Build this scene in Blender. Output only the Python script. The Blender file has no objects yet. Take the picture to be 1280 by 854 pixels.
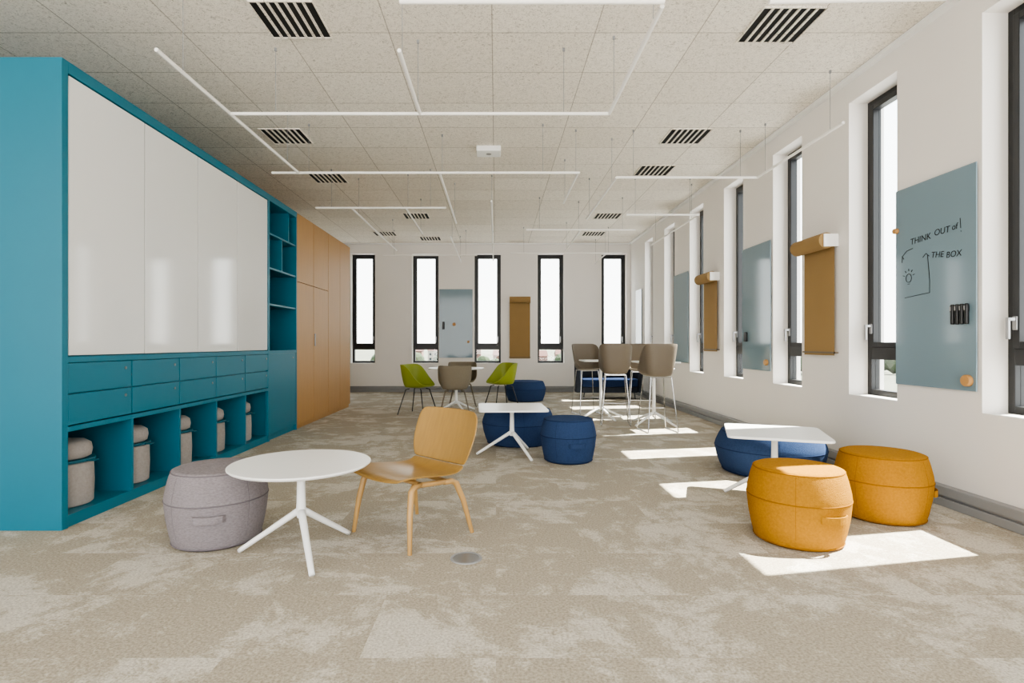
import bpy, bmesh, math, random
from mathutils import Vector, Matrix
random.seed(3)
scene = bpy.context.scene
COL = scene.collection
try:
    scene.view_settings.view_transform = 'AgX'
    scene.view_settings.look = 'AgX - Medium High Contrast'
    scene.view_settings.exposure = 0.05
except Exception: pass

H = 3.565; XR = 3.23; YB = 13.1; XC = -2.67; XLW = -5.5; YF = -3.0
SUNV = Vector((-1, -0.2, -1.52))

# ------------------------------------------------------------------ materials
def srgb(r, g, b):
    f = lambda c: ((c/255+0.055)/1.055)**2.4 if c/255 > 0.04045 else c/255/12.92
    return (f(r), f(g), f(b), 1)

def mat(name, col, rough=0.5, metal=0.0, var=0.0, vscale=8, bump=0.0, bscale=100, stretch=None, spec=None):
    m = bpy.data.materials.new(name); m.use_nodes = True
    nt = m.node_tree; p = nt.nodes['Principled BSDF']
    p.inputs['Base Color'].default_value = col
    p.inputs['Roughness'].default_value = rough
    p.inputs['Metallic'].default_value = metal
    if spec is not None: p.inputs['Specular IOR Level'].default_value = spec
    tc = nt.nodes.new('ShaderNodeTexCoord'); mp = nt.nodes.new('ShaderNodeMapping')
    nt.links.new(tc.outputs['Object'], mp.inputs['Vector'])
    if stretch: mp.inputs['Scale'].default_value = stretch
    if var > 0:
        n = nt.nodes.new('ShaderNodeTexNoise'); n.inputs['Scale'].default_value = vscale; n.inputs['Detail'].default_value = 6
        nt.links.new(mp.outputs[0], n.inputs['Vector'])
        mx = nt.nodes.new('ShaderNodeMix'); mx.data_type = 'RGBA'
        mx.inputs[6].default_value = tuple(c*(1-var) for c in col[:3])+(1,)
        mx.inputs[7].default_value = tuple(min(1, c*(1+var)) for c in col[:3])+(1,)
        nt.links.new(n.outputs['Fac'], mx.inputs[0]); nt.links.new(mx.outputs[2], p.inputs['Base Color'])
    if bump > 0:
        n2 = nt.nodes.new('ShaderNodeTexNoise'); n2.inputs['Scale'].default_value = bscale; n2.inputs['Detail'].default_value = 3
        nt.links.new(mp.outputs[0], n2.inputs['Vector'])
        b = nt.nodes.new('ShaderNodeBump'); b.inputs['Strength'].default_value = bump; b.inputs['Distance'].default_value = 0.01
        nt.links.new(n2.outputs['Fac'], b.inputs['Height']); nt.links.new(b.outputs[0], p.inputs['Normal'])
    return m

M = {}
M['wall'] = mat('wall_paint', srgb(232, 228, 223), 0.7, var=0.02, vscale=2, bump=0.05, bscale=150)
M['white'] = mat('white_lacquer', srgb(240, 240, 238), 0.35)
M['tubew'] = mat('white_profile', srgb(246, 244, 240), 0.4)
M['board'] = mat('whiteboard_gloss', srgb(222, 223, 222), 0.08, var=0.01, spec=0.7)
M['teal'] = mat('teal_laminate', srgb(14, 106, 128), 0.42, var=0.03, vscale=3)
M['tealin'] = mat('teal_laminate_edge', srgb(12, 88, 106), 0.5, var=0.03, vscale=3)
M['wood'] = mat('oak_veneer_panel', srgb(172, 132, 80), 0.45, var=0.12, vscale=6, stretch=(6, 6, 0.4))
M['oak'] = mat('oak_plywood', srgb(154, 121, 66), 0.35, var=0.18, vscale=7, stretch=(8, 1, 1))
M['oakleg'] = mat('oak_leg', srgb(174, 138, 86), 0.4, var=0.12, vscale=10, stretch=(4, 4, 0.6))
M['black'] = mat('black_aluminium', srgb(27, 28, 30), 0.4)
M['dark'] = mat('dark_gap', srgb(14, 14, 14), 0.8)
M['seamgrey'] = mat('panel_joint', srgb(100, 104, 106), 0.6)
M['grey'] = mat('grey_metal_trim', srgb(140, 141, 142), 0.45)
M['steel'] = mat('brushed_steel', srgb(150, 150, 150), 0.3, metal=0.9)
M['chrome'] = mat('chrome', srgb(190, 190, 190), 0.15, metal=1.0)
M['fgrey'] = mat('grey_melange_fabric', srgb(140, 133, 136), 0.95, var=0.4, vscale=70, bump=0.6, bscale=220, stretch=(1, 1, 3), spec=0.1)
M['fgreyd'] = mat('grey_fabric_piping', srgb(112, 106, 110), 0.95, spec=0.1)
M['fblue'] = mat('blue_fabric', srgb(52, 70, 104), 0.95, var=0.25, vscale=80, bump=0.5, bscale=220, spec=0.1)
M['fblued'] = mat('blue_fabric_piping', srgb(36, 50, 80), 0.95, spec=0.1)
M['fmus'] = mat('mustard_fabric', srgb(166, 118, 40), 0.95, var=0.28, vscale=80, bump=0.6, bscale=220, spec=0.1)
M['fmusd'] = mat('mustard_fabric_piping', srgb(136, 92, 28), 0.95, spec=0.1)
M['fbeige'] = mat('beige_fabric', srgb(164, 157, 152), 0.95, var=0.2, vscale=60, bump=0.4, bscale=250, spec=0.1)
M['navy'] = mat('navy_upholstery', srgb(36, 42, 54), 0.9, var=0.1, vscale=40)
M['green'] = mat('olive_green_shell', srgb(134, 146, 40), 0.5)
M['taupe'] = mat('taupe_shell', srgb(112, 102, 88), 0.55)
M['taupeup'] = mat('taupe_upholstery', srgb(120, 111, 94), 0.9, var=0.08, vscale=60)
M['kraft'] = mat('kraft_paper', srgb(148, 120, 76), 0.8, var=0.05, vscale=5)
M['glassb'] = mat('blue_grey_back_painted_glass', srgb(122, 143, 154), 0.08, spec=0.4)
M['ink'] = mat('marker_ink', srgb(18, 20, 24), 0.6)
M['knob'] = mat('wood_knob', srgb(184, 138, 82), 0.5)
M['facade'] = mat('far_facade', srgb(110, 84, 76), 0.9, var=0.15, vscale=0.3)
M['facade2'] = mat('far_facade_white', srgb(150, 144, 136), 0.9, var=0.1, vscale=0.3)
M['roof'] = mat('far_roof', srgb(84, 58, 52), 0.9, var=0.1, vscale=0.2)
M['foliage'] = mat('foliage', srgb(48, 60, 38), 0.95, var=0.3, vscale=0.2)
M['land'] = mat('land', srgb(88, 90, 76), 0.95, var=0.4, vscale=0.03)

m = bpy.data.materials.new('clear_window_glass'); m.use_nodes = True
nt = m.node_tree; nt.nodes.clear()
o = nt.nodes.new('ShaderNodeOutputMaterial'); t = nt.nodes.new('ShaderNodeBsdfTransparent'); g = nt.nodes.new('ShaderNodeBsdfGlossy')
g.inputs['Roughness'].default_value = 0.02; t.inputs['Color'].default_value = (0.95, 0.97, 0.97, 1)
mx = nt.nodes.new('ShaderNodeMixShader'); mx.inputs[0].default_value = 0.05
nt.links.new(t.outputs[0], mx.inputs[1]); nt.links.new(g.outputs[0], mx.inputs[2]); nt.links.new(mx.outputs[0], o.inputs['Surface'])
M['glass'] = m

def carpet():
    m = bpy.data.materials.new('beige_mottled_carpet'); m.use_nodes = True
    nt = m.node_tree; L = nt.links.new; N = nt.nodes.new; p = nt.nodes['Principled BSDF']
    p.inputs['Roughness'].default_value = 0.95; p.inputs['Specular IOR Level'].default_value = 0.1
    geo = N('ShaderNodeNewGeometry')
    br = N('ShaderNodeTexBrick'); br.offset = 0.5; br.inputs['Scale'].default_value = 1
    br.inputs['Brick Width'].default_value = 1.0; br.inputs['Row Height'].default_value = 0.5
    br.inputs['Mortar Size'].default_value = 0.0; br.inputs['Color1'].default_value = (0, 0, 0, 1); br.inputs['Color2'].default_value = (1, 1, 1, 1)
    L(geo.outputs['Position'], br.inputs['Vector'])
    add = N('ShaderNodeVectorMath'); add.operation = 'MULTIPLY_ADD'
    add.inputs[1].default_value = (3, 5, 0); L(br.outputs['Color'], add.inputs[0]); L(geo.outputs['Position'], add.inputs[2])
    n = N('ShaderNodeTexNoise'); n.inputs['Scale'].default_value = 1.6; n.inputs['Detail'].default_value = 15; n.inputs['Roughness'].default_value = 0.78; n.inputs['Distortion'].default_value = 0.3
    L(add.outputs[0], n.inputs['Vector'])
    r = N('ShaderNodeValToRGB'); r.color_ramp.elements[0].position = 0.49; r.color_ramp.elements[1].position = 0.56
    r.color_ramp.elements[0].color = srgb(181, 172, 156); r.color_ramp.elements[1].color = srgb(211, 205, 193)
    L(n.outputs['Fac'], r.inputs['Fac'])
    f = N('ShaderNodeTexNoise'); f.inputs['Scale'].default_value = 90; f.inputs['Detail'].default_value = 5; f.inputs['Roughness'].default_value = 0.75
    L(geo.outputs['Position'], f.inputs['Vector'])
    r2 = N('ShaderNodeValToRGB'); r2.color_ramp.elements[0].position = 0.38; r2.color_ramp.elements[1].position = 0.60
    r2.color_ramp.elements[0].color = (0.60, 0.59, 0.57, 1); r2.color_ramp.elements[1].color = (1.0, 1.0, 1.0, 1)
    L(f.outputs['Fac'], r2.inputs['Fac'])
    mm = N('ShaderNodeMix'); mm.data_type = 'RGBA'; mm.blend_type = 'MULTIPLY'; mm.inputs[0].default_value = 1
    L(r.outputs[0], mm.inputs[6]); L(r2.outputs[0], mm.inputs[7])
    L(mm.outputs[2], p.inputs['Base Color'])
    b = N('ShaderNodeBump'); b.inputs['Strength'].default_value = 0.4; b.inputs['Distance'].default_value = 0.008
    L(f.outputs['Fac'], b.inputs['Height']); L(b.outputs[0], p.inputs['Normal'])
    return m
M['carpet'] = carpet()

def ceil_mat():
    m = bpy.data.materials.new('acoustic_wood_wool_tiles'); m.use_nodes = True
    nt = m.node_tree; L = nt.links.new; N = nt.nodes.new; p = nt.nodes['Principled BSDF']
    p.inputs['Roughness'].default_value = 0.95; p.inputs['Specular IOR Level'].default_value = 0.1
    geo = N('ShaderNodeNewGeometry')
    mp = N('ShaderNodeMapping'); mp.inputs['Location'].default_value = (0.03, 0.1, 0); L(geo.outputs['Position'], mp.inputs['Vector'])
    br = N('ShaderNodeTexBrick'); br.offset = 0.0; br.inputs['Scale'].default_value = 1
    br.inputs['Brick Width'].default_value = 0.8; br.inputs['Row Height'].default_value = 0.62
    br.inputs['Mortar Size'].default_value = 0.005; br.inputs['Mortar Smooth'].default_value = 0.3
    br.inputs['Color1'].default_value = srgb(234, 227, 215); br.inputs['Color2'].default_value = srgb(244, 238, 227); br.inputs['Mortar'].default_value = srgb(184, 176, 163)
    L(mp.outputs[0], br.inputs['Vector'])
    f = N('ShaderNodeTexNoise'); f.inputs['Scale'].default_value = 42; f.inputs['Detail'].default_value = 6; f.inputs['Roughness'].default_value = 0.85; f.inputs['Distortion'].default_value = 1.5
    L(geo.outputs['Position'], f.inputs['Vector'])
    r2 = N('ShaderNodeValToRGB'); r2.color_ramp.elements[0].position = 0.36; r2.color_ramp.elements[1].position = 0.50
    r2.color_ramp.elements[0].color = (0.42, 0.40, 0.37, 1); r2.color_ramp.elements[1].color = (1, 1, 1, 1)
    L(f.outputs['Fac'], r2.inputs['Fac'])
    mm = N('ShaderNodeMix'); mm.data_type = 'RGBA'; mm.blend_type = 'MULTIPLY'; mm.inputs[0].default_value = 1
    L(br.outputs['Color'], mm.inputs[6]); L(r2.outputs[0], mm.inputs[7]); L(mm.outputs[2], p.inputs['Base Color'])
    b = N('ShaderNodeBump'); b.inputs['Strength'].default_value = 0.35; b.inputs['Distance'].default_value = 0.01
    L(f.outputs['Fac'], b.inputs['Height']); L(b.outputs[0], p.inputs['Normal'])
    return m
M['ceil'] = ceil_mat()

# ------------------------------------------------------------------ helpers
def box(bm, x0, x1, y0, y1, z0, z1):
    if x0 > x1: x0, x1 = x1, x0
    if y0 > y1: y0, y1 = y1, y0
    if z0 > z1: z0, z1 = z1, z0
    v = [bm.verts.new(c) for c in ((x0,y0,z0),(x1,y0,z0),(x1,y1,z0),(x0,y1,z0),(x0,y0,z1),(x1,y0,z1),(x1,y1,z1),(x0,y1,z1))]
    for f in ((0,3,2,1),(4,5,6,7),(0,1,5,4),(1,2,6,5),(2,3,7,6),(3,0,4,7)):
        bm.faces.new([v[i] for i in f])

def lathe(bm, prof, seg=48, cx=0, cy=0):
    rings = []
    for r, z in prof:
        if r < 1e-5: rings.append([bm.verts.new((cx, cy, z))])
        else: rings.append([bm.verts.new((cx+r*math.cos(2*math.pi*i/seg), cy+r*math.sin(2*math.pi*i/seg), z)) for i in range(seg)])
    for a, b in zip(rings[:-1], rings[1:]):
        for i in range(seg):
            j = (i+1) % seg
            if len(a) == 1 and len(b) == 1: continue
            if len(a) == 1: bm.faces.new((a[0], b[j], b[i]))
            elif len(b) == 1: bm.faces.new((a[i], a[j], b[0]))
            else: bm.faces.new((a[i], a[j], b[j], b[i]))
    return rings

def tube(bm, pts, r, seg=10, closed=False, flat=1.0):
    pts = [Vector(p) for p in pts]; n = len(pts)
    rs = r if isinstance(r, (list, tuple)) else [r]*n
    rings = []; up = None
    for i, p in enumerate(pts):
        if closed: t = (pts[(i+1) % n]-pts[i-1]).normalized()
        else: t = (pts[min(i+1, n-1)]-pts[max(i-1, 0)]).normalized()
        if up is None:
            up = Vector((0, 0, 1)) if abs(t.z) < 0.9 else Vector((1, 0, 0))
        a = t.cross(up).normalized(); b = a.cross(t).normalized(); up = b
        rings.append([bm.verts.new(p + (a*math.cos(2*math.pi*k/seg) + b*flat*math.sin(2*math.pi*k/seg))*rs[i]) for k in range(seg)])
    rr = rings + ([rings[0]] if closed else [])
    for A, B in zip(rr[:-1], rr[1:]):
        for k in range(seg):
            j = (k+1) % seg
            bm.faces.new((A[k], A[j], B[j], B[k]))
    if not closed:
        bm.faces.new(list(reversed(rings[0]))); bm.faces.new(rings[-1])

def mesh(name, fn, mt, parent=None, loc=(0,0,0), rot=0, smooth=False, bevel=0, subsurf=0, solid=0, label=None):
    bm = bmesh.new(); fn(bm)
    bmesh.ops.recalc_face_normals(bm, faces=bm.faces)
    me = bpy.data.meshes.new(name); bm.to_mesh(me); bm.free()
    if smooth:
        for p in me.polygons: p.use_smooth = True
    me.materials.append(M[mt] if isinstance(mt, str) else mt)
    o = bpy.data.objects.new(name, me); COL.objects.link(o)
    o.location = loc; o.rotation_euler = (0, 0, rot)
    if parent: o.parent = parent
    if solid:
        s = o.modifiers.new('solid', 'SOLIDIFY'); s.thickness = solid; s.offset = 0
    if bevel:
        b = o.modifiers.new('bevel', 'BEVEL'); b.width = bevel; b.segments = 3; b.limit_method = 'ANGLE'; b.angle_limit = 0.7
    if subsurf:
        s = o.modifiers.new('sub', 'SUBSURF'); s.levels = subsurf; s.render_levels = subsurf
    if smooth:
        try:
            a = o.modifiers.new('wn', 'WEIGHTED_NORMAL'); a.keep_sharp = True
        except Exception: pass
    if label: o['label'] = label
    return o

def thing(name, label, category, loc=(0,0,0), rot=0, group=None, kind=None):
    e = bpy.data.objects.new(name, None); e.empty_display_size = 0.1
    COL.objects.link(e); e.location = loc; e.rotation_euler = (0, 0, rot)
    e['label'] = label; e['category'] = category
    if group: e['group'] = group
    if kind: e['kind'] = kind
    return e

def tag(o, label, category, kind=None, group=None):
    o['label'] = label; o['category'] = category
    if kind: o['kind'] = kind
    if group: o['group'] = group
    return o

def copy_thing(src, loc, rot=None, label=None, scale=None):
    n = src.copy(); n.location = loc
    if rot is not None: n.rotation_euler = (0, 0, rot)
    if scale is not None: n.scale = scale
    if label: n['label'] = label
    COL.objects.link(n)
    def rec(s, d):
        for c in list(s.children):
            k = c.copy(); k.parent = d; COL.objects.link(k); rec(c, k)
    rec(src, n)
    return n

# ------------------------------------------------------------------ room shell
tag(mesh('floor', lambda b: box(b, XLW, XR+0.35, YF, YB+0.35, -0.2, 0), 'carpet'), 'beige mottled carpet tiles with lighter worn-look patches', 'floor', 'structure')
tag(mesh('ceiling', lambda b: box(b, XLW-0.2, XR+0.35, YF, YB+0.35, H, H+0.2), 'ceil'), 'off-white wood-wool acoustic ceiling tiles in a grid', 'ceiling', 'structure')

SZ0, SZ1 = 0.69, 3.35
WT = 0.32
right_w = [(2.27-0.6-1.37*k, 2.27-1.37*k) for k in (2, 1, 0)] + [(3.03+1.37*k, 3.63+1.37*k) for k in range(7)]
back_w = [(-5.0, -4.42), (-3.48, -2.90), (-2.01, -1.38), (-0.52, 0.115), (1.0, 1.63), (2.53, 3.13)]

def wall_right(b):
    ys = YF
    for a, c in right_w:
        box(b, XR, XR+WT, ys, a, 0, H); box(b, XR, XR+WT, a, c, 0, SZ0); box(b, XR, XR+WT, a, c, SZ1, H); ys = c
    box(b, XR, XR+WT, ys, YB+WT, 0, H)
def wall_back(b):
    xs = XLW
    for a, c in back_w:
        box(b, xs, a, YB, YB+WT, 0, H); box(b, a, c, YB, YB+WT, 0, SZ0); box(b, a, c, YB, YB+WT, SZ1-0.04, H); xs = c
    box(b, xs, XR, YB, YB+WT, 0, H)
tag(mesh('wall_right', wall_right, 'wall'), 'white painted wall with deep narrow window openings', 'wall', 'structure')
tag(mesh('wall_back', wall_back, 'wall'), 'white painted end wall with narrow tall windows', 'wall', 'structure')
tag(mesh('wall_left', lambda b: box(b, XLW-0.2, XLW, YF, YB+WT, 0, H), 'wall'), 'plain white painted side wall', 'wall', 'structure')

def base_r(b):
    box(b, XR-0.07, XR, YF, YB, 0.0, 0.06); box(b, XR-0.055, XR, YF, YB, 0.06, 0.075)
    box(b, XR-0.07, XR, YF, YB, 0.075, 0.14)
def base_b(b):
    box(b, XLW, XR-0.07, YB-0.07, YB, 0.0, 0.06); box(b, XLW, XR-0.07, YB-0.055, YB, 0.06, 0.075)
    box(b, XLW, XR-0.07, YB-0.07, YB, 0.075, 0.14)
tag(mesh('baseboard_right', base_r, 'grey', bevel=0.006), 'grey metal skirting duct along the white wall', 'baseboard', 'structure')
tag(mesh('baseboard_back', base_b, 'grey', bevel=0.006), 'grey metal skirting duct along the end wall', 'baseboard', 'structure')
tag(mesh('trim_1', lambda b: box(b, XR-0.06, XR, YF, YB, H-0.03, H), 'white'), 'white edge trim between ceiling tiles and wall', 'trim', 'structure')
tag(mesh('trim_2', lambda b: box(b, XLW, XR-0.06, YB-0.05, YB, H-0.03, H), 'white'), 'white edge trim between ceiling tiles and end wall', 'trim', 'structure')

def window(n, side, a0, a1, z0, z1):
    e = thing('window_%d' % n, 'tall narrow window with black aluminium frame and low transom', 'window', (0,0,0), kind='structure', group='tall black-framed windows')
    def bx(b, A0, A1, D0, D1, Z0, Z1):
        if side == 'r': box(b, XR+D0, XR+D1, A0, A1, Z0, Z1)
        else: box(b, A0, A1, YB+D0, YB+D1, Z0, Z1)
    zt = z0+0.375; th = 0.055
    def frame(b):
        w = 0.05
        for (A0, A1, Z0, Z1) in ((a0, a0+w, z0, z1), (a1-w, a1, z0, z1), (a0+w, a1-w, z0, z0+w), (a0+w, a1-w, z1-w, z1), (a0+w, a1-w, zt-th, zt+th)):
            bx(b, A0, A1, 0.17, 0.25, Z0, Z1)
    def sash(b):
        w = 0.045; s = 0.05
        for (A0, A1, Z0, Z1) in ((a0+s, a0+s+w, zt+th, z1-s), (a1-s-w, a1-s, zt+th, z1-s), (a0+s+w, a1-s-w, zt+th, zt+th+w), (a0+s+w, a1-s-w, z1-s-w, z1-s)):
            bx(b, A0, A1, 0.155, 0.23, Z0, Z1)
    mesh('frame', frame, 'black', e, bevel=0.004); mesh('sash', sash, 'black', e, bevel=0.004)
    mesh('glass_pane', lambda b: (bx(b, a0+0.05, a1-0.05, 0.205, 0.21, z0+0.05, zt-th), bx(b, a0+0.095, a1-0.095, 0.205, 0.21, zt+th+0.045, z1-0.095)), 'glass', e)
    hz = 1.28
    hy = a1-0.072
    def handle(b):
        bx(b, hy-0.016, hy+0.016, 0.145, 0.155, hz-0.04, hz+0.05)
        bx(b, hy-0.011, hy+0.011, 0.10, 0.145, hz+0.02, hz+0.042)
        bx(b, hy-0.011, hy+0.011, 0.095, 0.112, hz-0.10, hz+0.042)
    mesh('handle', handle, 'steel', e, bevel=0.004, label='brushed metal window handle')
n = 1
for a, c in right_w: window(n, 'r', a, c, SZ0, SZ1); n += 1
for a, c in back_w: window(n, 'b', a, c, SZ0, SZ1-0.04); n += 1

# ------------------------------------------------------------------ teal cabinet wall
XB = -3.29; CT = 2.915
cab = thing('storage_wall_cabinet', 'large teal built-in cabinet with whiteboard doors, drawers and cubbies', 'cabinet', (-3.29, 3.36, 0))
OX, OY = 3.29, -3.36
def W(fn):
    def g(b):
        fn(b)
        for v in b.verts: v.co.x += OX; v.co.y += OY
    return g
XL1 = XLW+0.01
ed = [3.41+0.604*i for i in range(6)]
def body(b):
    box(b, XL1, XC, 3.36, 3.41, 0, CT)
    box(b, XL1, XB, 3.41, 7.33, 0, CT-0.075)
    box(b, XL1, XC, 3.41, 7.33, CT-0.075, CT)
    box(b, XB, XC-0.035, 3.41, 6.43, 1.03, CT-0.075)
    box(b, XC-0.035, XC-0.002, 3.41, 7.33, 1.032, 1.07)
    box(b, XB, XC-0.03, 3.41, 6.43, 0.64, 1.03)
    box(b, XB, XC, 3.41, 6.43, 0.60, 0.632)
    box(b, XB, XC-0.03, 6.45, 7.31, 0.0, 1.05)
    box(b, XC-0.035, XC, 6.405, 6.45, 0.0, CT-0.075)
    box(b, XB, XC-0.035, 6.43, 6.45, 0.0, CT-0.075)
    box(b, XB, XC, 7.305, 7.33, 0.0, CT-0.075)
    box(b, XB, XC-0.01, 3.41, 6.43, 0.0, 0.075)
mesh('body', W(body), 'teal', cab, bevel=0.002)
for i in range(1, 5):
    mesh('divider', W(lambda b: box(b, XB, XC, ed[i]-0.012, ed[i]+0.012, 0.075, 0.60)), 'teal', cab)
for i in range(4):
    y0 = 3.42+0.745*i
    mesh('whiteboard_door', W(lambda b: box(b, XC-0.030, XC-0.005, y0+0.004, y0+0.738, 1.078, 2.832)), 'board', cab, bevel=0.003, label='glossy white whiteboard sliding door panel')
for i in range(3):
    y0 = 3.42+0.745*(i+1)
    mesh('door_joint', W(lambda b: box(b, XC-0.033, XC-0.012, y0-0.007, y0+0.004, 1.078, 2.832)), 'seamgrey', cab, label='grey joint between whiteboard panels')
for r, (z0, z1) in enumerate(((0.64, 0.832), (0.84, 1.028))):
    for i in range(5):
        d = mesh('drawer', W(lambda b: box(b, XC-0.028, XC-0.004, ed[i]+0.005, ed[i+1]-0.005, z0, z1)), 'teal', cab, bevel=0.002)
        def lock(b):
            lathe(b, [(0, 0), (0.011, 0), (0.011, 0.004), (0.0, 0.004)], 16)
            for v in b.verts:
                x, y, z = v.co; v.co = (XC-0.004+z, ed[i+1]-0.07+x, z1-0.05+y)
        k = mesh('lock', W(lock), 'steel', d, label='round metal lock')
def shelf(z): return lambda b: box(b, -3.12, XC-0.01, 6.45, 7.305, z-0.011, z+0.011)
for z in (1.62, 2.05, 2.46): mesh('shelf', W(shelf(z)), 'teal', cab)
mesh('shelf_divider', W(lambda b: box(b, -3.12, XC-0.012, 6.84, 6.86, 2.061, 2.449)), 'teal', cab)
mesh('shelf_divider', W(lambda b: box(b, -3.12, XC-0.012, 7.06, 7.08, 2.471, 2.84)), 'teal', cab)
mesh('back_panel', W(lambda b: box(b, XB, -3.12, 6.45, 7.305, 1.07, 2.84)), 'tealin', cab)
mesh('cupboard_door', W(lambda b: box(b, XC-0.028, XC-0.004, 6.455, 7.30, 0.08, 1.03)), 'teal', cab, bevel=0.002)
def l2(b):
    lathe(b, [(0, 0), (0.011, 0), (0.011, 0.004), (0.0, 0.004)], 16)
    for v in b.verts:
        x, y, z = v.co; v.co = (XC-0.004+z, 7.2+x, 0.97+y)
mesh('lock', W(l2), 'steel', cab, label='round metal lock')

# wood cabinet
wc = thing('wooden_wardrobe', 'tall oak veneer cupboard with flush doors beside teal cabinet', 'cupboard', (-3.29, 7.33, 0))
def WW(fn):
    def g(b):
        fn(b)
        for v in b.verts: v.co.x += 3.29; v.co.y -= 7.33
    return g
mesh('body', WW(lambda b: box(b, XL1, XC-0.025, 7.332, 10.0, 0, CT)), 'wood', wc)
dz = [(0.06, 1.985), (1.992, CT-0.005)]
for (y0, y1) in ((7.335, 8.0), (8.006, 8.70)):
    for (z0, z1) in dz: mesh('door', WW(lambda b: box(b, XC-0.023, XC, y0, y1-0.006, z0, z1)), 'wood', wc, bevel=0.002)
mesh('door', WW(lambda b: box(b, XC-0.023, XC, 8.705, 9.35, 0.06, CT-0.005)), 'wood', wc, bevel=0.002)
mesh('door', WW(lambda b: box(b, XC-0.023, XC, 9.356, 9.998, 0.06, CT-0.005)), 'wood', wc, bevel=0.002)
mesh('handle', WW(lambda b: box(b, XC, XC+0.018, 8.03, 8.045, 1.12, 1.30)), 'steel', wc, bevel=0.003)

# ------------------------------------------------------------------ poufs
def pouf(label, fab, pipe, loc, r, h, rot=0, group='barrel poufs', handle=True):
    e = thing('pouf', label, 'pouf', loc, rot, group)
    P = [(0, 0.0), (r*0.80, 0.0), (r*0.855, 0.012), (r*0.90, h*0.14), (r*0.965, h*0.36), (r*0.998, h*0.56), (r*1.0, h*0.62), (r*0.985, h*0.70), (r*0.93, h*0.86), (r*0.885, h*0.955), (r*0.86, h*0.985), (r*0.80, h*1.0), (r*0.4, h*1.012), (0, h*1.015)]
    mesh('body', lambda b: lathe(b, P, 56), fab, e, smooth=True)
    def ring(b, rr, z, t):
        tube(b, [(rr*math.cos(a), rr*math.sin(a), z) for a in [2*math.pi*k/56 for k in range(56)]], t, 6, closed=True)
    def seams(b):
        ring(b, r*0.872, h*0.972, 0.0035); ring(b, r*0.998, h*0.60, 0.004); ring(b, r*0.862, h*0.035, 0.004)
        for k in range(4):
            a = math.pi/4+k*math.pi/2
            tube(b, [(q*math.cos(a), q*math.sin(a), z) for q, z in P[3:10]], 0.0012, 6)
    mesh('seam', seams, pipe, e, smooth=True)
    if handle:
        def strap(b):
            w = 0.085/r; n = 10; zz = h*0.44; inner = []
            for s in range(n+1):
                a = -math.pi/2 - w + 2*w*s/n
                inner.append((a, r*0.985 + 0.022*math.sin(math.pi*s/n)**0.5))
            vs = []
            for a, q in inner:
                vs.append([b.verts.new((q*math.cos(a), q*math.sin(a), zz-0.02)), b.verts.new((q*math.cos(a), q*math.sin(a), zz+0.02))])
            for A, B in zip(vs[:-1], vs[1:]): b.faces.new((A[0], B[0], B[1], A[1]))
        mesh('handle', strap, fab, e, smooth=False, solid=0.008)
    return e
pouf('grey melange fabric barrel pouf beside round white table', 'fgrey', 'fgreyd', (-1.65, 3.24, 0), 0.278, 0.43, rot=0.3)
pouf('mustard yellow fabric barrel pouf with side handle', 'fmus', 'fmusd', (1.785, 3.235, 0), 0.275, 0.43, rot=0.25)
pouf('mustard yellow fabric barrel pouf next to skirting duct', 'fmus', 'fmusd', (2.585, 3.66, 0), 0.278, 0.43, rot=1.2)
pouf('small blue fabric barrel pouf beside low square table', 'fblue', 'fblued', (0.715, 5.41, 0), 0.273, 0.42, rot=0.2)
pouf('wide blue fabric pouf behind low square table', 'fblue', 'fblued', (0.26, 6.38, 0), 0.42, 0.40, rot=0.9, group='wide blue poufs', handle=False)
pouf('wide blue fabric pouf near dining table', 'fblue', 'fblued', (0.60, 11.1, 0), 0.41, 0.40, rot=0.3, group='wide blue poufs', handle=False)
pouf('wide blue fabric pouf beside white table at window wall', 'fblue', 'fblued', (2.47, 4.94, 0), 0.46, 0.37, rot=0.5, group='wide blue poufs', handle=False)

# cubby stools
st = thing('storage_stool', 'small beige fabric stool with carrying strap in teal cubby', 'stool', (-2.92, ed[0]+0.26, 0.0755), 0, 'fabric stools in the cubbies')
mesh('base', lambda b: lathe(b, [(0, 0), (0.165, 0), (0.178, 0.01), (0.182, 0.15), (0.178, 0.275), (0.165, 0.29), (0, 0.29)], 40), 'fbeige', st, smooth=True)
mesh('seat_cushion', lambda b: lathe(b, [(0, 0.305), (0.14, 0.305), (0.165, 0.32), (0.172, 0.36), (0.165, 0.40), (0.13, 0.425), (0, 0.43)], 40), 'fbeige', st, smooth=True)
def strapf(b):
    lathe(b, [(0.0, 0.288), (0.185, 0.288), (0.19, 0.297), (0.185, 0.306), (0, 0.306)], 40)
    box(b, 0.17, 0.235, -0.025, 0.025, 0.293, 0.301)
mesh('strap', strapf, 'tealin', st, label='teal strap ring between cushion and base')
for i in range(1, 5): copy_thing(st, (-2.92, ed[i]+0.26, 0.0755))

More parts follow.
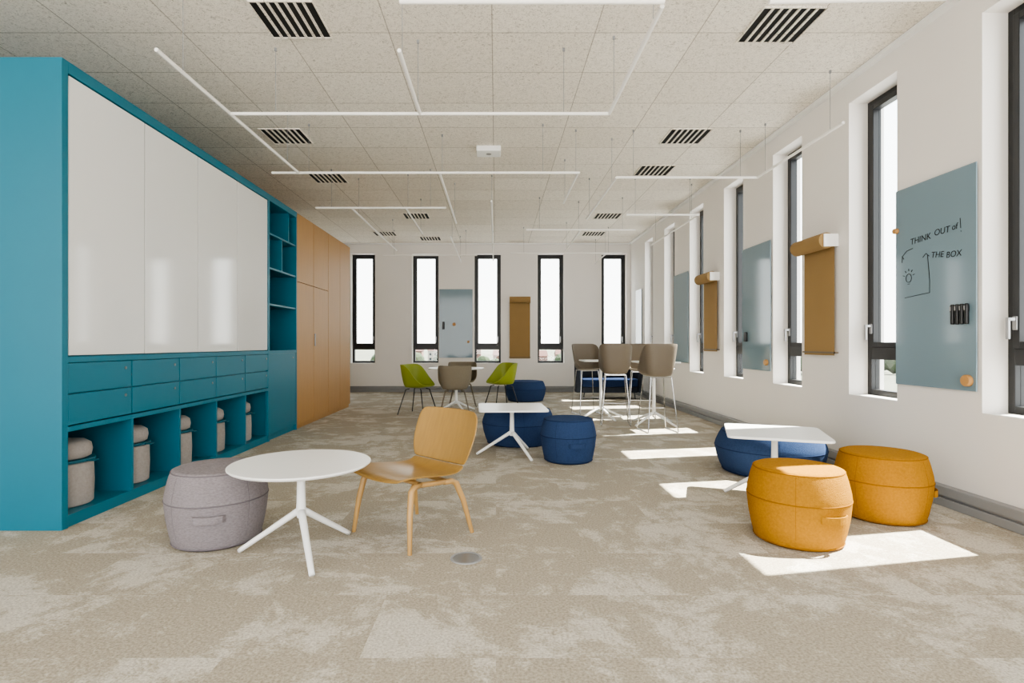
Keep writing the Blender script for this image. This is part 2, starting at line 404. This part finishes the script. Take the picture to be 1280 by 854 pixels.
# ------------------------------------------------------------------ white pedestal tables
def table(label, loc, rot, shape, size, h, nleg=3, reach=0.33, hub=0.22, a0=0.0, group='white pedestal tables', name='pedestal_table'):
    e = thing(name, label, 'table', loc, rot, group)
    if shape == 'round':
        mesh('tabletop', lambda b: lathe(b, [(0, h-0.018), (size-0.012, h-0.018), (size, h-0.008), (size, h-0.003), (size-0.004, h), (0, h)], 72), 'white', e, smooth=False)
    else:
        def top(b):
            s = size/2; rc = 0.05; pts = []
            for cx, cy, st_ in ((s-rc, s-rc, 0), (-s+rc, s-rc, 90), (-s+rc, -s+rc, 180), (s-rc, -s+rc, 270)):
                for k in range(7):
                    a = math.radians(st_+15*k); pts.append((cx+rc*math.cos(a), cy+rc*math.sin(a)))
            lo = [b.verts.new((x, y, h-0.018)) for x, y in pts]; hi = [b.verts.new((x, y, h)) for x, y in pts]
            b.faces.new(list(reversed(lo))); b.faces.new(hi)
            for i in range(len(pts)):
                j = (i+1) % len(pts); b.faces.new((lo[i], lo[j], hi[j], hi[i]))
        mesh('tabletop', top, 'white', e, bevel=0.003)
    def stem(b):
        lathe(b, [(0, hub-0.03), (0.022, hub-0.03), (0.027, hub), (0.024, hub+0.05), (0.021, h-0.06), (0.03, h-0.03), (0.06, h-0.018), (0, h-0.018)], 24)
    mesh('stem', stem, 'white', e, smooth=True)
    for k in range(nleg):
        a = a0+2*math.pi*k/nleg; c, s = math.cos(a), math.sin(a)
        def leg(b):
            pts = []; rs = []
            for t in (0, 0.12, 0.35, 0.7, 0.93, 1.0):
                q = 0.006+reach*t
                z = hub*(1-t)*1.0 + 0.010
                if t == 1.0: z = 0.0085
                pts.append((q*c, q*s, z)); rs.append(0.021-0.006*t)
            tube(b, pts, rs, 10, flat=0.9)
        mesh('leg', leg, 'white', e, smooth=True)
    return e
table('round white low table with three-legged pedestal', (-1.07, 3.0, 0), 0, 'round', 0.373, 0.50, 3, 0.34, 0.23, a0=math.radians(-62))
table('square white low table with three-legged pedestal beside blue poufs', (0.165, 5.66, 0), 0.04, 'square', 0.69, 0.50, 3, 0.36, 0.23, a0=math.radians(-62))
table('square white low table with pedestal beside mustard pouf', (2.07, 4.06, 0), -0.36, 'square', 0.67, 0.50, 3, 0.34, 0.23, a0=math.radians(150+20))
table('round white dining table surrounded by shell chairs', (-0.68, 9.35, 0), 0, 'round', 0.48, 0.74, 4, 0.34, 0.16, a0=0.5, name='dining_table')
table('square white high table with star base beside bar stools', (1.62, 8.45, 0), 0.0, 'square', 0.60, 0.90, 4, 0.38, 0.16, a0=0.4, name='high_table')
table('square white high table with star base near window wall', (2.26, 7.82, 0), 0.0, 'square', 0.60, 0.90, 4, 0.38, 0.16, a0=0.6, name='high_table')

# ------------------------------------------------------------------ plywood lounge chair
fd = Vector((-0.68, -0.73)); crot = math.atan2(fd.y, fd.x)+math.pi/2
lc = thing('lounge_chair', 'oak plywood lounge chair with curved back and round legs', 'chair', (-0.51, 3.33, 0), crot)
prof = [(-0.29, 0.372), (-0.275, 0.386), (-0.20, 0.392), (-0.08, 0.378), (0.04, 0.362), (0.14, 0.358), (0.20, 0.372), (0.235, 0.40), (0.257, 0.445), (0.28, 0.50), (0.305, 0.57), (0.328, 0.64), (0.347, 0.70), (0.354, 0.728)]
wid = [0.24, 0.262, 0.275, 0.275, 0.268, 0.255, 0.242, 0.242, 0.26, 0.278, 0.288, 0.288, 0.275, 0.235]
def shellpart(i0, i1):
    def f(b):
        rows = []
        for i in range(i0, i1+1):
            y, z = prof[i]; w = wid[i]; row = []
            for k in range(13):
                u = -1+2*k/12
                if i <= 5: yy, zz = y+0.0, z+0.022*abs(u)**2.2
                else:
                    tt = min(1, (i-5)/4); yy, zz = y-0.055*tt*abs(u)**2, z+0.022*(1-tt)*abs(u)**2.2
                row.append(b.verts.new((u*w, yy, zz)))
            rows.append(row)
        for A, B in zip(rows[:-1], rows[1:]):
            for k in range(12): b.faces.new((A[k], A[k+1], B[k+1], B[k]))
    return f
mesh('seat', shellpart(0, 7), 'oak', lc, smooth=True, solid=0.012, subsurf=1)
mesh('backrest', shellpart(7, 13), 'oak', lc, smooth=True, solid=0.012, subsurf=1)
for sx in (-1, 1):
    mesh('leg', lambda b: tube(b, [(sx*0.275, -0.235, 0.0), (sx*0.25, -0.215, 0.20), (sx*0.232, -0.19, 0.325), (sx*0.222, -0.165, 0.345), (sx*0.212, -0.11, 0.348)], [0.012, 0.017, 0.019, 0.018, 0.016], 12), 'oakleg', lc, smooth=True)
    mesh('leg', lambda b: tube(b, [(sx*0.265, 0.25, 0.0), (sx*0.235, 0.205, 0.20), (sx*0.212, 0.165, 0.31), (sx*0.208, 0.13, 0.326), (sx*0.208, 0.07, 0.330)], [0.012, 0.017, 0.019, 0.018, 0.016], 12), 'oakleg', lc, smooth=True)
    mesh('side_rail', lambda b: tube(b, [(sx*0.212, -0.12, 0.347), (sx*0.208, 0.08, 0.331)], 0.0155, 12), 'oakleg', lc, smooth=True)
mesh('cross_rail', lambda b: tube(b, [(-0.21, -0.10, 0.347), (0.21, -0.10, 0.347)], 0.013, 10), 'oakleg', lc, smooth=True)
mesh('cross_rail', lambda b: tube(b, [(-0.208, 0.10, 0.331), (0.208, 0.10, 0.331)], 0.013, 10), 'oakleg', lc, smooth=True)

# ------------------------------------------------------------------ shell chairs
def shell(b, sz, back, rs, flare=0.055, k0=1.25, sq=3.2):
    NA = 48; rows = []
    def sup(a):
        c, s = math.cos(a), math.sin(a)
        return 1/((abs(c)**sq+abs(s)**sq)**(1/sq))
    for j in range(0, 17):
        v = j/16; row = []
        if j == 0: row = [b.verts.new((0, -0.0, sz-0.02))]
        else:
            for i in range(NA):
                a = 2*math.pi*i/NA; bk = (1+math.cos(a))/2
                t = min(1, bk*k0); bl = t*t*(3-2*t)
                rim = sz+0.012+back*bl
                if v <= 0.5:
                    q = rs*(v/0.5); z = sz-0.02+0.02*(v/0.5)**2
                else:
                    s = (v-0.5)/0.5
                    q = rs+flare*(s**0.7); z = sz+(rim-sz)*(s**1.15)
                q *= sup(a)
                row.append(b.verts.new((q*math.sin(a), q*math.cos(a)*0.95, z)))
        rows.append(row)
    for A, B in zip(rows[:-1], rows[1:]):
        for i in range(NA):
            k = (i+1) % NA
            if len(A) == 1: b.faces.new((A[0], B[k], B[i]))
            else: b.faces.new((A[i], A[k], B[k], B[i]))
def dchair(label, col, legm, loc, rot):
    e = thing('dining_chair', label, 'chair', loc, rot, 'shell chairs around the dining table')
    mesh('seat_shell', lambda b: shell(b, 0.45, 0.35, 0.185, 0.075), col, e, smooth=True, solid=0.012)
    for sx in (-1, 1):
        for sy in (-1, 1):
            mesh('leg', lambda b: tube(b, [(sx*0.10, sy*0.10, 0.415), (sx*0.15, sy*0.14, 0.40), (sx*0.245, sy*0.235, 0.0)], [0.009, 0.010, 0.008], 10), legm, e, smooth=True)
    return e
dchair('olive green shell armchair with slim dark legs', 'green', 'black', (-1.29, 9.0, 0), math.radians(70))
dchair('olive green shell armchair with slim dark legs', 'green', 'black', (0.10, 9.70, 0), math.radians(-65))
dchair('taupe upholstered shell chair with slim brown legs', 'taupeup', 'taupe', (-0.65, 8.62, 0), math.radians(185))
dchair('taupe upholstered shell chair behind white dining table', 'taupeup', 'taupe', (-0.62, 10.12, 0), math.radians(5))

def stool(label, loc, rot):
    e = thing('bar_stool', label, 'bar stool', loc, rot, 'high stools around the high tables')
    mesh('seat_shell', lambda b: shell(b, 0.74, 0.40, 0.155, 0.07, k0=1.1, sq=3.6), 'taupe', e, smooth=True, solid=0.014)
    for sx in (-1, 1):
        mesh('leg', lambda b: tube(b, [(sx*0.14, -0.13, 0.715), (sx*0.20, -0.20, 0.012), (sx*0.20, -0.19, 0.007), (sx*0.20, 0.19, 0.007), (sx*0.20, 0.20, 0.012), (sx*0.14, 0.13, 0.715)], 0.0075, 10), 'chrome', e, smooth=True)
    mesh('footrest', lambda b: tube(b, [(-0.178, -0.176, 0.28), (0.178, -0.176, 0.28)], 0.0075, 10), 'chrome', e, smooth=True)
    mesh('underframe_bar', lambda b: box(b, -0.14, 0.14, -0.135, -0.12, 0.708, 0.722), 'chrome', e)
    mesh('underframe_bar', lambda b: box(b, -0.14, 0.14, 0.12, 0.135, 0.708, 0.722), 'chrome', e)
    return e
s0 = stool('taupe high stool with chrome sled legs, back turned', (1.70, 7.80, 0), math.radians(180-8))
copy_thing(s0, (2.13, 7.22, 0), math.radians(180+6))
copy_thing(s0, (1.50, 9.00, 0), math.radians(12), 'taupe high stool with chrome sled legs behind high table')
copy_thing(s0, (2.28, 8.60, 0), math.radians(-10), 'taupe high stool with chrome sled legs behind high table')

# ------------------------------------------------------------------ sofa
sf = thing('sofa', 'dark navy upholstered two-seat sofa with rounded wraparound back', 'sofa', (2.35, 11.6, 0))
def arc_wall(b):
    n = 28; o_ = []
    for k in range(n+1):
        t = math.pi*k/n; c, s = math.cos(t), math.sin(t)
        x = 0.70*(abs(c)**0.5)*(1 if c > 0 else -1); y = -0.30+0.66*(abs(s)**0.55)
        x2 = x*0.84; y2 = -0.30+(y+0.30)*0.80
        o_.append([b.verts.new(p) for p in ((x, y, 0.14), (x, y, 0.78), (x2, y2, 0.78), (x2, y2, 0.14))])
    for A, B in zip(o_[:-1], o_[1:]):
        for k in range(4): b.faces.new((A[k], A[(k+1) % 4], B[(k+1) % 4], B[k]))
    b.faces.new(o_[0]); b.faces.new(o_[-1])
mesh('backrest', arc_wall, 'navy', sf, bevel=0.03)
mesh('seat_cushion', lambda b: box(b, -0.57, 0.57, -0.38, 0.20, 0.26, 0.43), 'fblued', sf, bevel=0.03)
mesh('base', lambda b: box(b, -0.57, 0.57, -0.33, 0.20, 0.14, 0.255), 'navy', sf, bevel=0.01)
for sx in (-0.52, 0.52):
    for sy in (-0.27, 0.16):
        mesh('leg', lambda b: tube(b, [(sx, sy, 0.14), (sx*1.03, sy*1.05, 0)], [0.014, 0.010], 10), 'black', sf)

# ------------------------------------------------------------------ floor socket
fs = thing('floor_socket', 'round steel floor outlet cover set in carpet', 'floor outlet', (-0.16, 2.93, 0))
mesh('cover', lambda b: lathe(b, [(0, 0.001), (0.066, 0.001), (0.068, 0.003), (0, 0.003)], 48), 'steel', fs)
mesh('rim', lambda b: lathe(b, [(0.070, 0.0), (0.070, 0.005), (0.084, 0.004), (0.086, 0.0)], 48), 'grey', fs)

# ------------------------------------------------------------------ wall boards
def wall_thing(name, label, cat, side, a, z=0, group=None):
    if side == 'r': return thing(name, label, cat, (XR, a, z), -math.pi/2, group)
    return thing(name, label, cat, (a, YB, z), 0, group)

def glass_board(side, a, w, z0, z1, label):
    e = wall_thing('glass_writing_board', label, 'writing board', side, a, 0, 'blue-grey glass writing boards')
    mesh('glass_panel', lambda b: box(b, 0, w, -0.022, -0.014, z0, z1), 'glassb', e, bevel=0.001)
    for x, z in ((0.04, z0+0.04), (w-0.04, z0+0.04), (0.04, z1-0.04), (w-0.04, z1-0.04)):
        mesh('mounting_stud', lambda b: box(b, x-0.01, x+0.01, -0.014, 0.0, z-0.01, z+0.01), 'steel', e)
    return e
def knob(side, a, z, r, label='round wooden magnet knob on glass board'):
    e = wall_thing('magnet_knob', label, 'magnet', side, a, 0, 'wooden magnet knobs')
    def f(b):
        lathe(b, [(0, 0), (r, 0), (r, 0.02), (r*0.85, 0.027), (0, 0.028)], 28)
        for v in b.verts:
            x, y, q = v.co; v.co = (x, -0.023-q, z+y)
    mesh('knob', f, 'knob', e, smooth=False)
gb = glass_board('r', 4.385, 0.735, 0.83, 2.37, 'blue-grey glass writing board with handwritten marker sketch')
glass_board('r', 7.12, 0.73, 0.83, 2.37, 'plain blue-grey glass writing board between two windows')
glass_board('r', 9.86, 0.73, 0.83, 2.37, 'plain blue-grey glass writing board between two windows')
glass_board('r', 12.55, 0.5, 0.83, 2.37, 'plain blue-grey glass writing board near room corner')
glass_board('b', -1.36, 0.80, 0.82, 2.46, 'blue-grey glass writing board on end wall')
knob('r', 3.71, 0.90, 0.040); knob('r', 4.37, 2.05, 0.022); knob('r', 6.47, 0.93, 0.036)
knob('b', -1.0, 1.62, 0.04); knob('b', -0.66, 1.2, 0.03)

def text_part(txt, x, z, size, tilt):
    cu = bpy.data.curves.new('t', 'FONT'); cu.body = txt; cu.size = size; cu.offset = 0.0; cu.extrude = 0.0004; cu.shear = 0.12; cu.space_character = 1.02
    to = bpy.data.objects.new('t', cu); COL.objects.link(to)
    bpy.context.view_layer.update()
    me = bpy.data.meshes.new_from_object(to.evaluated_get(bpy.context.evaluated_depsgraph_get()))
    bpy.data.objects.remove(to)
    for v in me.vertices:
        px, py, pz = v.co
        c, s = math.cos(tilt), math.sin(tilt)
        v.co = (x+px*c-py*s, -0.0235-pz, z+px*s+py*c)
    me.materials.clear(); me.materials.append(M['ink'])
    o_ = bpy.data.objects.new('handwriting', me); COL.objects.link(o_); o_.parent = gb; o_['label'] = 'black marker handwriting reading %s' % txt
text_part('THINK', 0.155, 1.915, 0.066, 0.06)
text_part('OUT', 0.385, 1.94, 0.064, 0.02)
text_part('of', 0.540, 1.95, 0.060, 0.05)
text_part('THE', 0.355, 1.785, 0.062, -0.10)
text_part('BOX', 0.490, 1.762, 0.062, -0.02)
def sketch(b):
    y = -0.0238; r = 0.0022
    def pl(pts): tube(b, [(p[0], y, p[1]) for p in pts], r, 6)
    pl([(0.18, 1.885), (0.12, 1.875), (0.075, 1.84), (0.07, 1.79)])
    pl([(0.07, 1.84), (0.09, 1.815)]); pl([(0.61, 2.02), (0.615, 1.95)])
    pl([(0.617, 1.932), (0.618, 1.925)])
    pl([(0.325, 1.81), (0.335, 1.72), (0.345, 1.62), (0.345, 1.53), (0.10, 1.51)])
    pl([(0.28, 1.80), (0.31, 1.825), (0.34, 1.80)])
    pl([(0.14+0.028*math.cos(a), 1.66+0.034*math.sin(a)) for a in [math.radians(-60+24*k) for k in range(13)]])
    pl([(0.128, 1.63), (0.152, 1.63)]); pl([(0.130, 1.615), (0.150, 1.615)])
    for k in range(5):
        a = math.radians(18+36*k)
        pl([(0.14+0.045*math.cos(a), 1.665+0.05*math.sin(a)), (0.14+0.062*math.cos(a), 1.665+0.068*math.sin(a))])
mesh('marker_sketch', sketch, 'ink', gb, label='black marker sketch of a light bulb and box lines')
for k in range(4):
    e = wall_thing('marker_pen', 'black whiteboard marker held on glass board', 'marker', 'r', 3.82-0.038*k, 0, 'black markers on the glass board')
    def mk(b):
        lathe(b, [(0, 0), (0.011, 0), (0.013, 0.01), (0.013, 0.085), (0.015, 0.088), (0.015, 0.13), (0.009, 0.14), (0, 0.14)], 14)
        for v in b.verts: v.co.y -= 0.039; v.co.z += 1.285
    mesh('pen_body', mk, 'black', e, smooth=True)
    mesh('cap_clip', lambda b: box(b, -0.003, 0.003, -0.058, -0.053, 1.38, 1.41), 'grey', e)
e = wall_thing('marker_eraser', 'black magnetic eraser on glass board', 'eraser', 'r', 7.02)
mesh('pad', lambda b: box(b, 0, 0.06, -0.05, -0.023, 1.18, 1.30), 'black', e, bevel=0.008)
e = wall_thing('marker_tray', 'black magnetic marker holder on glass board', 'pen holder', 'b', -1.28)
mesh('holder', lambda b: box(b, 0, 0.05, -0.07, -0.023, 1.50, 1.68), 'black', e, bevel=0.01)

def roll(side, a, w, z0, z1, label, rr=0.075):
    e = wall_thing('paper_roll_dispenser', label, 'paper roll', side, a, 0, 'brown kraft paper roll dispensers')
    def cyl(b):
        lathe(b, [(0.02, 0.012), (rr, 0.012), (rr, w-0.012), (0.02, w-0.012)], 40)
        for v in b.verts:
            x, y, z = v.co; v.co = (z, -0.105+x, z1+y)
    mesh('paper_roll', cyl, 'kraft', e, smooth=False)
    mesh('bracket', lambda b: (box(b, w-0.010, w+0.004, -0.14, -0.001, z1-0.06, z1+0.06), box(b, -0.004, 0.010, -0.14, -0.001, z1-0.06, z1+0.06), box(b, 0, w, -0.012, -0.001, z1-0.05, z1+0.05)), 'white', e, bevel=0.004)
    mesh('paper_sheet', lambda b: box(b, 0.015, w-0.015, -0.033, -0.031, z0, z1), 'kraft', e)
    mesh('guide_bar', lambda b: (box(b, 0.0, w, -0.045, -0.034, z0+0.02, z0+0.035), box(b, 0.0, 0.012, -0.045, -0.001, z0+0.02, z0+0.035), box(b, w-0.012, w, -0.045, -0.001, z0+0.02, z0+0.035)), 'taupe', e)
roll('r', 5.68, 0.53, 1.04, 2.13, 'kraft paper roll dispenser hanging between two windows')
roll('r', 8.42, 0.53, 1.04, 2.13, 'kraft paper roll dispenser hanging between two windows')
roll('b', 0.31, 0.52, 0.80, 2.20, 'kraft paper roll dispenser on end wall')

# ------------------------------------------------------------------ ceiling vents
vt = thing('air_vent', 'square slotted white ceiling air vent', 'air vent', (-1.52, 4.07, H), 0, 'slotted ceiling vents')
S = 0.235
def vframe(b):
    s = S; t = 0.010
    box(b, -s, s, -s, -s+t, -0.012, 0); box(b, -s, s, s-t, s, -0.012, 0); box(b, -s, -s+t, -s, s, -0.012, 0); box(b, s-t, s, -s, s, -0.012, 0)
mesh('frame', vframe, 'ceil', vt)
S2 = S-0.011
mesh('slot_plate', lambda b: box(b, -S2, S2, -S2, S2, -0.003, -0.001), 'dark', vt, label='dark air slots')
def bars(b):
    for k in range(1, 7):
        x = -S2+2*S2*k/7; box(b, x-0.009, x+0.009, -S2, S2, -0.012, -0.003)
mesh('slat', bars, 'ceil', vt)
for x, y in ((2.15, 4.14), (-2.43, 6.35), (2.20, 6.35), (-2.44, 7.95), (2.20, 7.6), (-1.5, 10.3), (2.1, 10.3), (-2.43, 11.95), (2.13, 11.95), (-1.5, 12.5)):
    copy_thing(vt, (x, y, H))

ap = thing('ceiling_sensor', 'small white box device mounted on ceiling tiles', 'sensor', (-0.09, 6.75, H))
mesh('housing', lambda b: box(b, -0.15, 0.15, -0.12, 0.12, -0.07, 0), 'white', ap, bevel=0.015)
mesh('lens', lambda b: lathe(b, [(0, -0.075), (0.03, -0.073), (0.035, -0.069), (0, -0.069)], 20), 'grey', ap)

# ------------------------------------------------------------------ suspended linear lights
ZL = 3.03
def lights(segs, label='slim white linear light profiles hung on thin cables'):
    x0, y0 = segs[0][0], segs[0][1]
    e = thing('suspended_linear_light', label, 'ceiling light', (x0, y0, ZL), 0, 'suspended linear lights')
    for (a, b_, c, d) in segs:
        r = 0.0135
        mesh('light_tube', lambda b: tube(b, [(a-x0, b_-y0, 0), (c-x0, d-y0, 0)], r, 12), 'tubew', e, smooth=False)
        for t in (0.12, 0.88):
            px, py = a+(c-a)*t-x0, b_+(d-b_)*t-y0
            mesh('suspension_cable', lambda b: (tube(b, [(px, py, 0.010), (px, py, H-ZL)], 0.0022, 5), tube(b, [(px, py, H-ZL-0.025), (px, py, H-ZL)], 0.010, 8)), 'grey', e)
lights([(-2.17, 3.49, -2.17, 5.98), (-2.17, 4.46, 0.925, 4.46), (-0.62, 3.5, -0.62, 4.46), (0.925, 3.04, 0.925, 4.46), (-0.53, 3.0, 0.925, 3.0)])
lights([(-2.46, 6.0, 0.92, 6.0), (-0.62, 6.0, -0.62, 8.5), (0.9, 6.0, 0.9, 7.3)])
lights([(-2.49, 7.55, -0.69, 7.55), (-2.0, 7.55, -2.0, 11.0), (-1.25, 7.55, -1.25, 9.3)])
lights([(2.95, 4.64, 2.95, 6.17), (1.36, 6.17, 2.95, 6.17), (1.36, 6.17, 1.36, 8.2)])
lights([(1.9, 7.95, 2.95, 7.95), (2.95, 7.95, 2.95, 10.4)])
lights([(-0.06, 7.2, -0.06, 12.3)])
lights([(0.5, 9.0, 2.3, 9.0), (1.4, 9.0, 1.4, 11.1)])
lights([(-2.4, 11.6, -0.4, 11.6), (-0.8, 9.6, -0.8, 12.6)])
lights([(0.3, 11.3, 2.6, 11.3), (2.3, 11.3, 2.3, 12.8)])
lights([(1.5, 3.0, 2.45, 2.97)])

# ------------------------------------------------------------------ exterior
tag(mesh('ground', lambda b: box(b, -1500, 1500, 40, 3000, -14, -13), 'land'), 'distant flat green and built-up land seen through windows', 'ground', 'stuff')
random.seed(11)
for i in range(16):
    x = -150+19*i+random.uniform(-5, 5); y = random.uniform(280, 380); w = random.uniform(10, 16); h = random.uniform(6, 12)
    e = thing('distant_building', 'low distant town building with pitched roof', 'building', (x, y, -13), 0, 'distant buildings outside windows')
    mesh('facade', lambda b: box(b, -w/2, w/2, -5, 5, 0, h), random.choice(['facade', 'facade2']), e)
    def rf(b):
        v = [b.verts.new(c) for c in ((-w/2-.4, -5.4, h), (w/2+.4, -5.4, h), (w/2+.4, 5.4, h), (-w/2-.4, 5.4, h), (-w/2, 0, h+3), (w/2, 0, h+3))]
        for f in ((0, 1, 5, 4), (2, 3, 4, 5), (0, 4, 3), (1, 2, 5), (0, 3, 2, 1)): b.faces.new([v[k] for k in f])
    mesh('roof', rf, 'roof', e)
    def wn(b):
        for fl in range(int(h//3)):
            for k in range(int(w//3)): box(b, -w/2+1+3*k, -w/2+2.2+3*k, -5.1, -5, 1+3*fl, 2.5+3*fl)
    mesh('windows', wn, 'black', e)
def trees(b):
    for i in range(90):
        x = random.uniform(-260, 300); y = random.uniform(240, 275); r = random.uniform(3, 5)
        mtx = Matrix.Translation((x, y, -12.9+r*1.1)) @ Matrix.Scale(r, 4)
        bmesh.ops.create_icosphere(b, subdivisions=2, radius=1, matrix=mtx)
    for v in b.verts: v.co += Vector((random.uniform(-.3, .3), random.uniform(-.3, .3), random.uniform(-.3, .3)))
tag(mesh('tree_belt', trees, 'foliage', smooth=False), 'distant belt of green tree crowns outside windows', 'trees', 'stuff')

# ------------------------------------------------------------------ light, world, camera
w = bpy.data.worlds.new('world'); scene.world = w; w.use_nodes = True
nt = w.node_tree; bg = nt.nodes['Background']
tc = nt.nodes.new('ShaderNodeTexCoord'); sp = nt.nodes.new('ShaderNodeSeparateXYZ'); rp = nt.nodes.new('ShaderNodeValToRGB')
nt.links.new(tc.outputs['Generated'], sp.inputs[0]); nt.links.new(sp.outputs['Z'], rp.inputs['Fac'])
rp.color_ramp.elements[0].position = 0.0; rp.color_ramp.elements[0].color = (1.0, 0.975, 0.94, 1)
rp.color_ramp.elements[1].position = 0.6; rp.color_ramp.elements[1].color = (0.86, 0.93, 1.0, 1)
nt.links.new(rp.outputs[0], bg.inputs['Color']); bg.inputs['Strength'].default_value = 6.3

sd = bpy.data.lights.new('sun', 'SUN'); sd.energy = 42; sd.angle = 0.009; sd.color = (1, 0.95, 0.86)
so = bpy.data.objects.new('sun', sd); COL.objects.link(so); so.location = (30, 6, 40)
so.rotation_euler = SUNV.to_track_quat('-Z', 'Y').to_euler()

cd = bpy.data.cameras.new('camera'); co = bpy.data.objects.new('camera', cd); COL.objects.link(co)
co.location = (0, 0, 1.15); co.rotation_euler = (math.pi/2, 0, 0)
cd.sensor_width = 36; cd.lens = 683/1280*36; cd.shift_x = 20/1280; cd.shift_y = 3/1280; cd.clip_end = 5000
scene.camera = co
